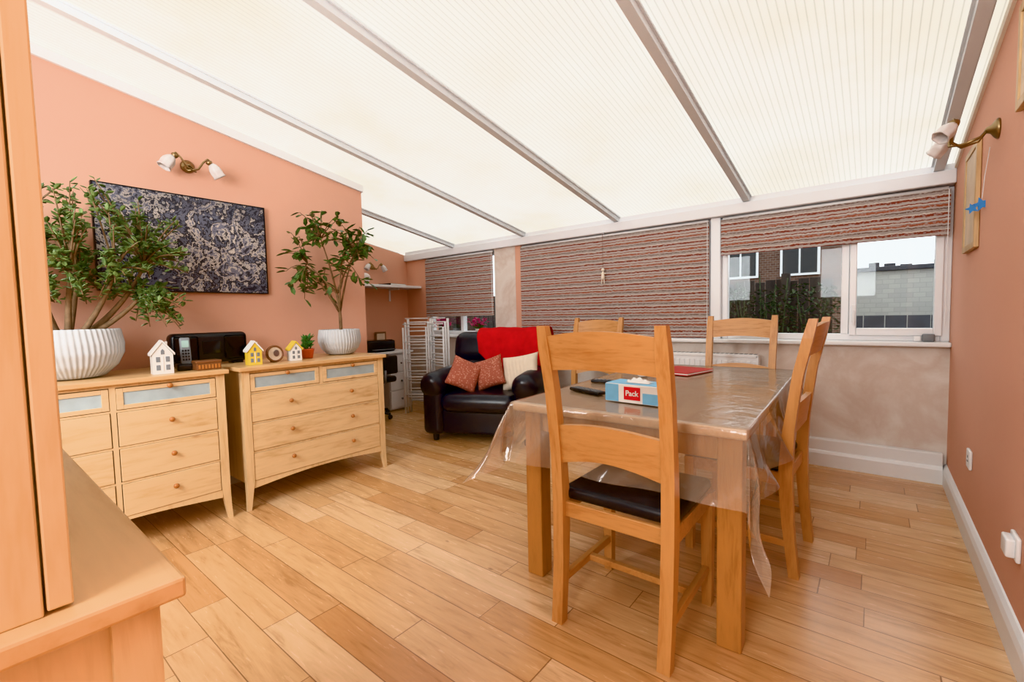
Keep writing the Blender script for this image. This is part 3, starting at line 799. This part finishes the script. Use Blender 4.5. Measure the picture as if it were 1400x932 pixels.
b=MB(); b.sphere((0.006,-.010,.058),.018,(1,.1,1.2),14); b.make('portrait','darkprint',r)
b=MB(); b.box(-.01,.01,.0,.05,0,.006); b.make('stand','walnut',r)
r=thing('succulent_plant','tiny green succulent in an orange pot','potted plant',(-3.08,1.56,dz),R90)
MB().lathe([(.03,0),(.034,.004),(.042,.05),(.045,.056),(.045,.066),(.040,.066),(.038,.05)],(0,0,0),24).make('pot','orange_paint',r,True)
b=MB(); r2=random.Random(4)
b.lathe([(.001,.058),(.038,.058)],(0,0,0),16,caps=False)
for i in range(70):
    zz=r2.uniform(.06,.14); a=r2.uniform(0,6.28); q=.018
    b.leaf(Vector((q*math.cos(a),q*math.sin(a),zz)),Vector((math.cos(a),math.sin(a),r2.uniform(.3,1.6))),Vector((0,0,1)),r2.uniform(.028,.045),.018,.2)
b.tube([(0,0,.05),(0,0,.15)],.008,7)
b.make('leaves','green',r,thick=.002)

# ---------------------------------------------------------------- wall art, lights
r=thing('canvas_picture','wide dark blue and cream patterned canvas print','picture',(XL+.018,1.005,1.615),R90)
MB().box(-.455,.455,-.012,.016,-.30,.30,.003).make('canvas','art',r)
b=MB()
for (a,c,p,q) in ((-.459,.459,.30,.306),(-.459,.459,-.306,-.30),(-.461,-.455,-.306,.306),(.455,.461,-.306,.306)): b.box(a,c,-.014,.016,p,q)
b.make('edge','black_plastic',r)
def sconce(loc,rot,label,sc=1.0,reach=0.0,ss=1.0):
    r=thing('wall_light',label,'wall light',loc,rot); r.scale=(sc,)*3
    Rm=Matrix.Rotation(math.pi/2,4,'X')
    b=MB(); b.lathe([(.005,0),(.038,0),(.040,.006),(.032,.014),(.016,.024),(.012,.036),(.003,.042)],(0,0,0),28,mat=Rm); b.make('wall_plate','brass',r,True)
    yo=-.10-reach
    for sx in (-1,1):
        P=[Vector((0,-.035,0)),Vector((-sx*.03,-.055,-.03)),Vector((-sx*.02,-.085-reach*.5,-.045)),Vector((sx*.03,yo,-.03)),Vector((sx*.06,yo,.02)),Vector((sx*.085,yo,.045)),Vector((sx*.105,yo,.03))]
        b=MB(); b.tube(P,.006,8); b.lathe([(.008,0),(.016,.006),(.02,.02),(.012,.026)],(0,0,0),14,mat=Matrix.Translation((sx*.10,yo,.012))@Matrix.Rotation(sx*math.radians(-32),4,'Y'))
        b.make('arm','brass',r,True)
        Mx=Matrix.Translation((sx*.103,yo,.02))@Matrix.Rotation(sx*math.radians(-32),4,'Y')@Matrix.Rotation(math.radians(-35 if reach else 0),4,'X')
        prof=[(.014,0),(.024,-.012),(.034,-.035),(.036,-.055),(.034,-.075),(.038,-.09)]
        b=MB(); b.lathe([(p*ss,q*ss) for p,q in prof],(0,0,0),36,6,.05,0,mat=Mx,caps=False); b.make('lamp_shade','shade',r,True,thick=.003)
    return r
sconce((XL,1.02,2.11),R90,'antique brass wall light with two frosted tulip shades',1.0)
sconce((XR,2.66,1.82),-R90,'antique brass wall light with frosted shades beside picture',1.0,.04,.82)
sconce((XF,3.36,1.76),R90,'brass wall light with two frosted shades in the alcove',.9)
def frame(loc,rot,w,h,label,fm,pm,fw=.03):
    r=thing('picture_frame',label,'picture frame',loc,rot); b=MB()
    b.box(-w/2+fw,w/2-fw,-.0175,0,-h/2,-h/2+fw,.002); b.box(-w/2+fw,w/2-fw,-.0175,0,h/2-fw,h/2,.002); b.box(-w/2,-w/2+fw,-.018,0,-h/2,h/2,.003); b.box(w/2-fw,w/2,-.018,0,-h/2,h/2,.003)
    b.make('frame',fm,r); MB().box(-w/2+.01,w/2-.01,-.012,-.002,-h/2+.01,h/2-.01).make('picture',pm,r); return r
frame((XR-.001,3.20,1.64),-R90,.36,.50,'light wood picture frame on the peach wall','gold','print')
frame((XR-.001,2.08,1.93),-R90,.40,.34,'light wood picture frame high on the wall','gold','print')
r=thing('star_ornament','two blue felt stars hanging on a string','ornament',(XR-.006,2.90,1.56))
for (dx_,dzz,s_) in ((-.006,0.006,.032),(-.036,-.010,.024)):
    pts=[]
    for i in range(10):
        a=math.pi/2+.3+i*math.pi/5; q=s_ if i%2==0 else s_*.45; pts.append((dx_+q*math.cos(a),dzz+q*math.sin(a)))
    b=MB(); b.prism(pts,'y',-.003+dx_*.2,.003+dx_*.2); b.make('star','blue',r)
MB().tube([(-.005,0,.03),(-.004,-.04,.12),(-.002,-.12,.22)],.0015,5).make('string','white',r)
def socket(loc,w,h,d,label):
    r=thing('wall_socket',label,'socket',loc,-R90)
    MB().box(-w/2,w/2,-d,0,-h/2,h/2,.005,3).make('plate','white',r,True)
    for i in ((-1,1) if w>.1 else (0,)):
        b=MB()
        cx=i*w*.25
        b.box(cx-.004,cx+.004,-d-.0015,-d+.001,.006,.018); b.box(cx-.013,cx-.006,-d-.0015,-d+.001,-.012,-.006); b.box(cx+.006,cx+.013,-d-.0015,-d+.001,-.012,-.006)
        b.make('socket_holes','grey',r)
    return r
socket((XR,3.02,.385),.09,.09,.012,'small white square wall socket')
r=socket((XR,2.10,.345),.09,.08,.012,'white wall socket with a flat plug block')
MB().box(-.035,.035,-.034,-.011,-.03,.03,.006,3).make('plug_block','white',r,True)

# ---------------------------------------------------------------- radiator
r=thing('radiator','white panel radiator below the window','radiator',(-1.3,3.845,0))
b=MB(); b.box(-.62,.62,-.045,-.03,.22,.76,.005)
for i in range(30): b.box(-.6+i*.041,-.6+i*.041+.024,-.052,-.044,.25,.73,.003)
b.make('panel','white',r)
b=MB(); b.box(-.62,.62,-.05,.03,.755,.78,.004); b.box(-.625,-.61,-.05,.03,.22,.77); b.box(.61,.625,-.05,.03,.22,.77); b.make('grille','white',r)
b=MB()
for i in range(36): b.box(-.6+i*.034,-.6+i*.034+.02,-.04,.02,.7795,.7815)
b.make('grille_slots','grey',r)
b=MB(); b.tube([(.6,-.01,.25),(.66,-.01,.25),(.66,-.01,.0)],.009,8); b.tube([(-.6,-.01,.25),(-.66,-.01,.25),(-.66,-.01,.0)],.009,8)
b.box(-.5,-.46,.0,.058,.3,.7); b.box(.46,.5,.0,.058,.3,.7); b.make('pipe','white',r)

# ---------------------------------------------------------------- alcove
r=thing('wall_shelf','white wall shelf in the alcove','shelf',(XF,2.3,1.49))
MB().box(0,.3,0,1.6,0,.03,.004).make('board','white',r)
for y in (.3,1.3):
    b=MB(); b.box(0,.2,y,y+.02,-.02,0); b.box(0,.015,y,y+.02,-.16,0); b.make('bracket','white',r)
r=thing('book','dark hardback book lying on the shelf','book',(-4.77,3.55,1.521),.2)
MB().box(-.1,.1,-.14,.14,0,.022,.003).make('cover','black_plastic',r); MB().box(-.095,.102,-.135,.135,.004,.018).make('pages','ceramic',r)
r=thing('globe_lamp','small white globe lamp on the shelf','lamp',(-4.72,3.13,1.521))
MB().lathe([(.03,0),(.035,.01),(.02,.02)],(0,0,0),20).make('base','white',r,True); MB().sphere((0,0,.075),.06).make('globe','shade',r,True)
r=thing('desk','white desk with a drawer unit in the alcove','desk',(-4.9,2.3,0))
MB().box(0,.48,0,1.27,.695,.72,.003).make('desktop','white',r)
MB().box(.02,.46,0.02,.04,0,.695).make('side_panel','white',r)
b=MB(); b.box(.02,.44,.93,1.25,.02,.694,.003); b.make('cabinet','white',r)
for i in range(3):
    d=MB().box(.44,.456,.935,1.245,.04+i*.215,.245+i*.215,.003).make('drawer','white',r)
    MB().sphere((.468,1.09,.145+i*.215),.012).make('knob','grey',d,True)
r=thing('printer','black desktop printer on the desk','printer',(-4.68,3.2,.721),R90)
b=MB(); b.box(-.19,.19,-.15,.15,0,.13,.02,3); b.make('body','black_plastic',r,True); MB().box(-.14,.14,-.22,-.14,.02,.03,.002).make('paper_tray','grey',r); MB().box(-.17,.17,-.12,.12,.13,.136,.003).make('lid','black_gloss',r)
r=thing('photo_frame','small dark photo frame leaning on the wall','photo frame',(XF+.03,3.43,.722),R90)
b=MB(); b.box(-.08,.08,-.008,.008,0,.22,.003); b.make('frame','walnut',r); MB().box(-.06,.06,-.011,-.007,.02,.2).make('picture','print',r)
r=thing('office_chair','black swivel office chair at the desk','office chair',(-4.38,2.90,0),R90+.1)
MB().box(-.22,.22,-.22,.2,.40,.47,.03,4).make('seat','black_plastic',r,True)
MB().box(-.2,.2,-.26,-.21,.5,.70,.02,4).make('backrest','black_plastic',r,True)
b=MB(); b.tube([(0,0,.08),(0,0,.41)],.025,12); b.tube([(0,-.15,.41),(0,-.27,.42),(0,-.27,.55)],.015,8); b.make('pole','grey',r,True)
b=MB()
for i in range(5):
    a=i*2*math.pi/5; b.tube([(0,0,.09),(.25*math.cos(a),.25*math.sin(a),.06)],[.022,.014],8); b.sphere((.25*math.cos(a),.25*math.sin(a),.028),.027,(1,1,1),12)
b.make('wheel_base','black_plastic',r,True)
r=thing('clothes_airer','white folding clothes airer standing against the window','clothes airer',(-4.03,3.50,0),math.radians(18))
for (xa,ya,xb,yb) in ((-.27,-.03,-.02,.06),(0.01,.06,.25,-.02)):
    b=MB()
    for (x,y) in ((xa,ya),(xb,yb)): b.tube([(x,y,0),(x,y+.0,1.10)],.015,8)
    for k_ in range(10):
        z=.14+k_*.102; b.tube([(xa,ya,z),(xb,yb,z)],.009,6)
        b.tube([(xa,ya-.06,z+.045),(xb,yb-.06,z+.045)],.007,6)
        if k_%2: b.tube([(xa,ya-.11,z-.02),(xb,yb-.11,z-.02)],.007,6)
    for (x,y) in ((xa,ya),(xb,yb)):
        b.tube([(x,y-.06,.0),(x,y-.06,1.06)],.012,8); b.tube([(x,y-.11,.0),(x,y-.11,1.0)],.010,8)
    b.make('rack_panel','white',r,True)
for (x,lab) in ((-4.2,'red flowering plant in a white pot on the sill'),(-3.60,'pink flowering plant in a white pot on the sill')):
    r=thing('flowering_pot_plant',lab,'potted plant',(x,3.88,.893))
    MB().lathe([(.03,0),(.035,.005),(.045,.07),(.048,.075),(.043,.075),(.04,.06)],(0,0,0),20).make('pot','ceramic',r,True)
    b=MB(); c=MB()
    for i in range(60):
        a=rnd.uniform(0,6.28); dd=Vector((math.cos(a),math.sin(a)*.4,rnd.uniform(.1,1.2))); b.leaf(Vector((0,0,.065)),dd,Vector((0,0,1)),rnd.uniform(.05,.10),.028)
    for i in range(80):
        p=Vector((rnd.uniform(-.12,.12),rnd.uniform(-.06,.02),rnd.uniform(.10,.19))); c.leaf(p,Vector((rnd.uniform(-1,1),rnd.uniform(-1,1),rnd.uniform(-.2,1))),Vector((0,0,1)),.034,.032)
    b.make('leaves','fig',r); c.make('flowers','purple',r)
r=thing('sensor_box','small white and grey plastic gadget on the sill','gadget',(.27,3.90,.893))
MB().box(-.03,.03,-.02,.02,0,.05,.008,3).make('body','grey',r,True); MB().box(-.07,-.035,-.015,.015,0,.035,.006,3).make('plug','white',r,True)
r=thing('hanging_ornament','small figure ornament hanging on a string','ornament',(-1.98,3.84,1.45))
MB().tube([(0,0,.09),(0,0,.41)],.0018,5).make('string','walnut',r)
b=MB(); b.sphere((0,0,.07),.016,(1,1,1),12); b.lathe([(.004,.06),(.012,.04),(.018,.0),(.014,-.02)],(0,0,0),14); b.tube([(-.03,0,.03),(0,0,.045),(.03,0,.03)],.005,6); b.tube([(-.01,0,-.02),(-.014,0,-.06)],.005,6); b.tube([(.01,0,-.02),(.014,0,-.06)],.005,6)
b.make('figure','cream',r,True)
MB().box(-.012,.012,-.001,.02,.40,.415,.002).make('hook','chrome',r)

# ---------------------------------------------------------------- light
w=bpy.data.worlds.new('World'); S.world=w; w.use_nodes=True
nt=w.node_tree; bg=nt.nodes['Background']; bg.inputs[0].default_value=(.96,.98,1,1); bg.inputs[1].default_value=2.05
def area(name,loc,target,e,sx,sy,col):
    ld=bpy.data.lights.new(name,'AREA'); ld.energy=e; ld.shape='RECTANGLE'; ld.size=sx; ld.size_y=sy; ld.color=col
    lo=bpy.data.objects.new(name,ld); COL.objects.link(lo); lo.location=loc
    d=Vector(target)-lo.location; lo.rotation_euler=d.to_track_quat('-Z','Y').to_euler()
area('room_fill_light',(-1.2,-1.1,1.9),(-1.2,3.6,1.4),115,2.4,1.2,(.92,.97,1))

# ---------------------------------------------------------------- camera
yaw,pit,rol=[math.radians(a) for a in (38.737,3.291,-1.238)]
cp,sp=math.cos(pit),math.sin(pit)
F=Vector((-math.sin(yaw)*cp,math.cos(yaw)*cp,-sp)); R0=Vector((math.cos(yaw),math.sin(yaw),0)); U0=R0.cross(F)
c,s=math.cos(rol),math.sin(rol); R=c*R0+s*U0; U=-s*R0+c*U0
cam=bpy.data.cameras.new('camera'); co=bpy.data.objects.new('camera',cam); COL.objects.link(co)
m=Matrix.Identity(4)
for i in range(3): m[i][0]=R[i]; m[i][1]=U[i]; m[i][2]=-F[i]
m[0][3]=0; m[1][3]=0; m[2][3]=1.12
co.matrix_world=m
cam.sensor_width=36; cam.sensor_fit='HORIZONTAL'; cam.lens=618.344/1400*36; cam.clip_start=.03
S.camera=co
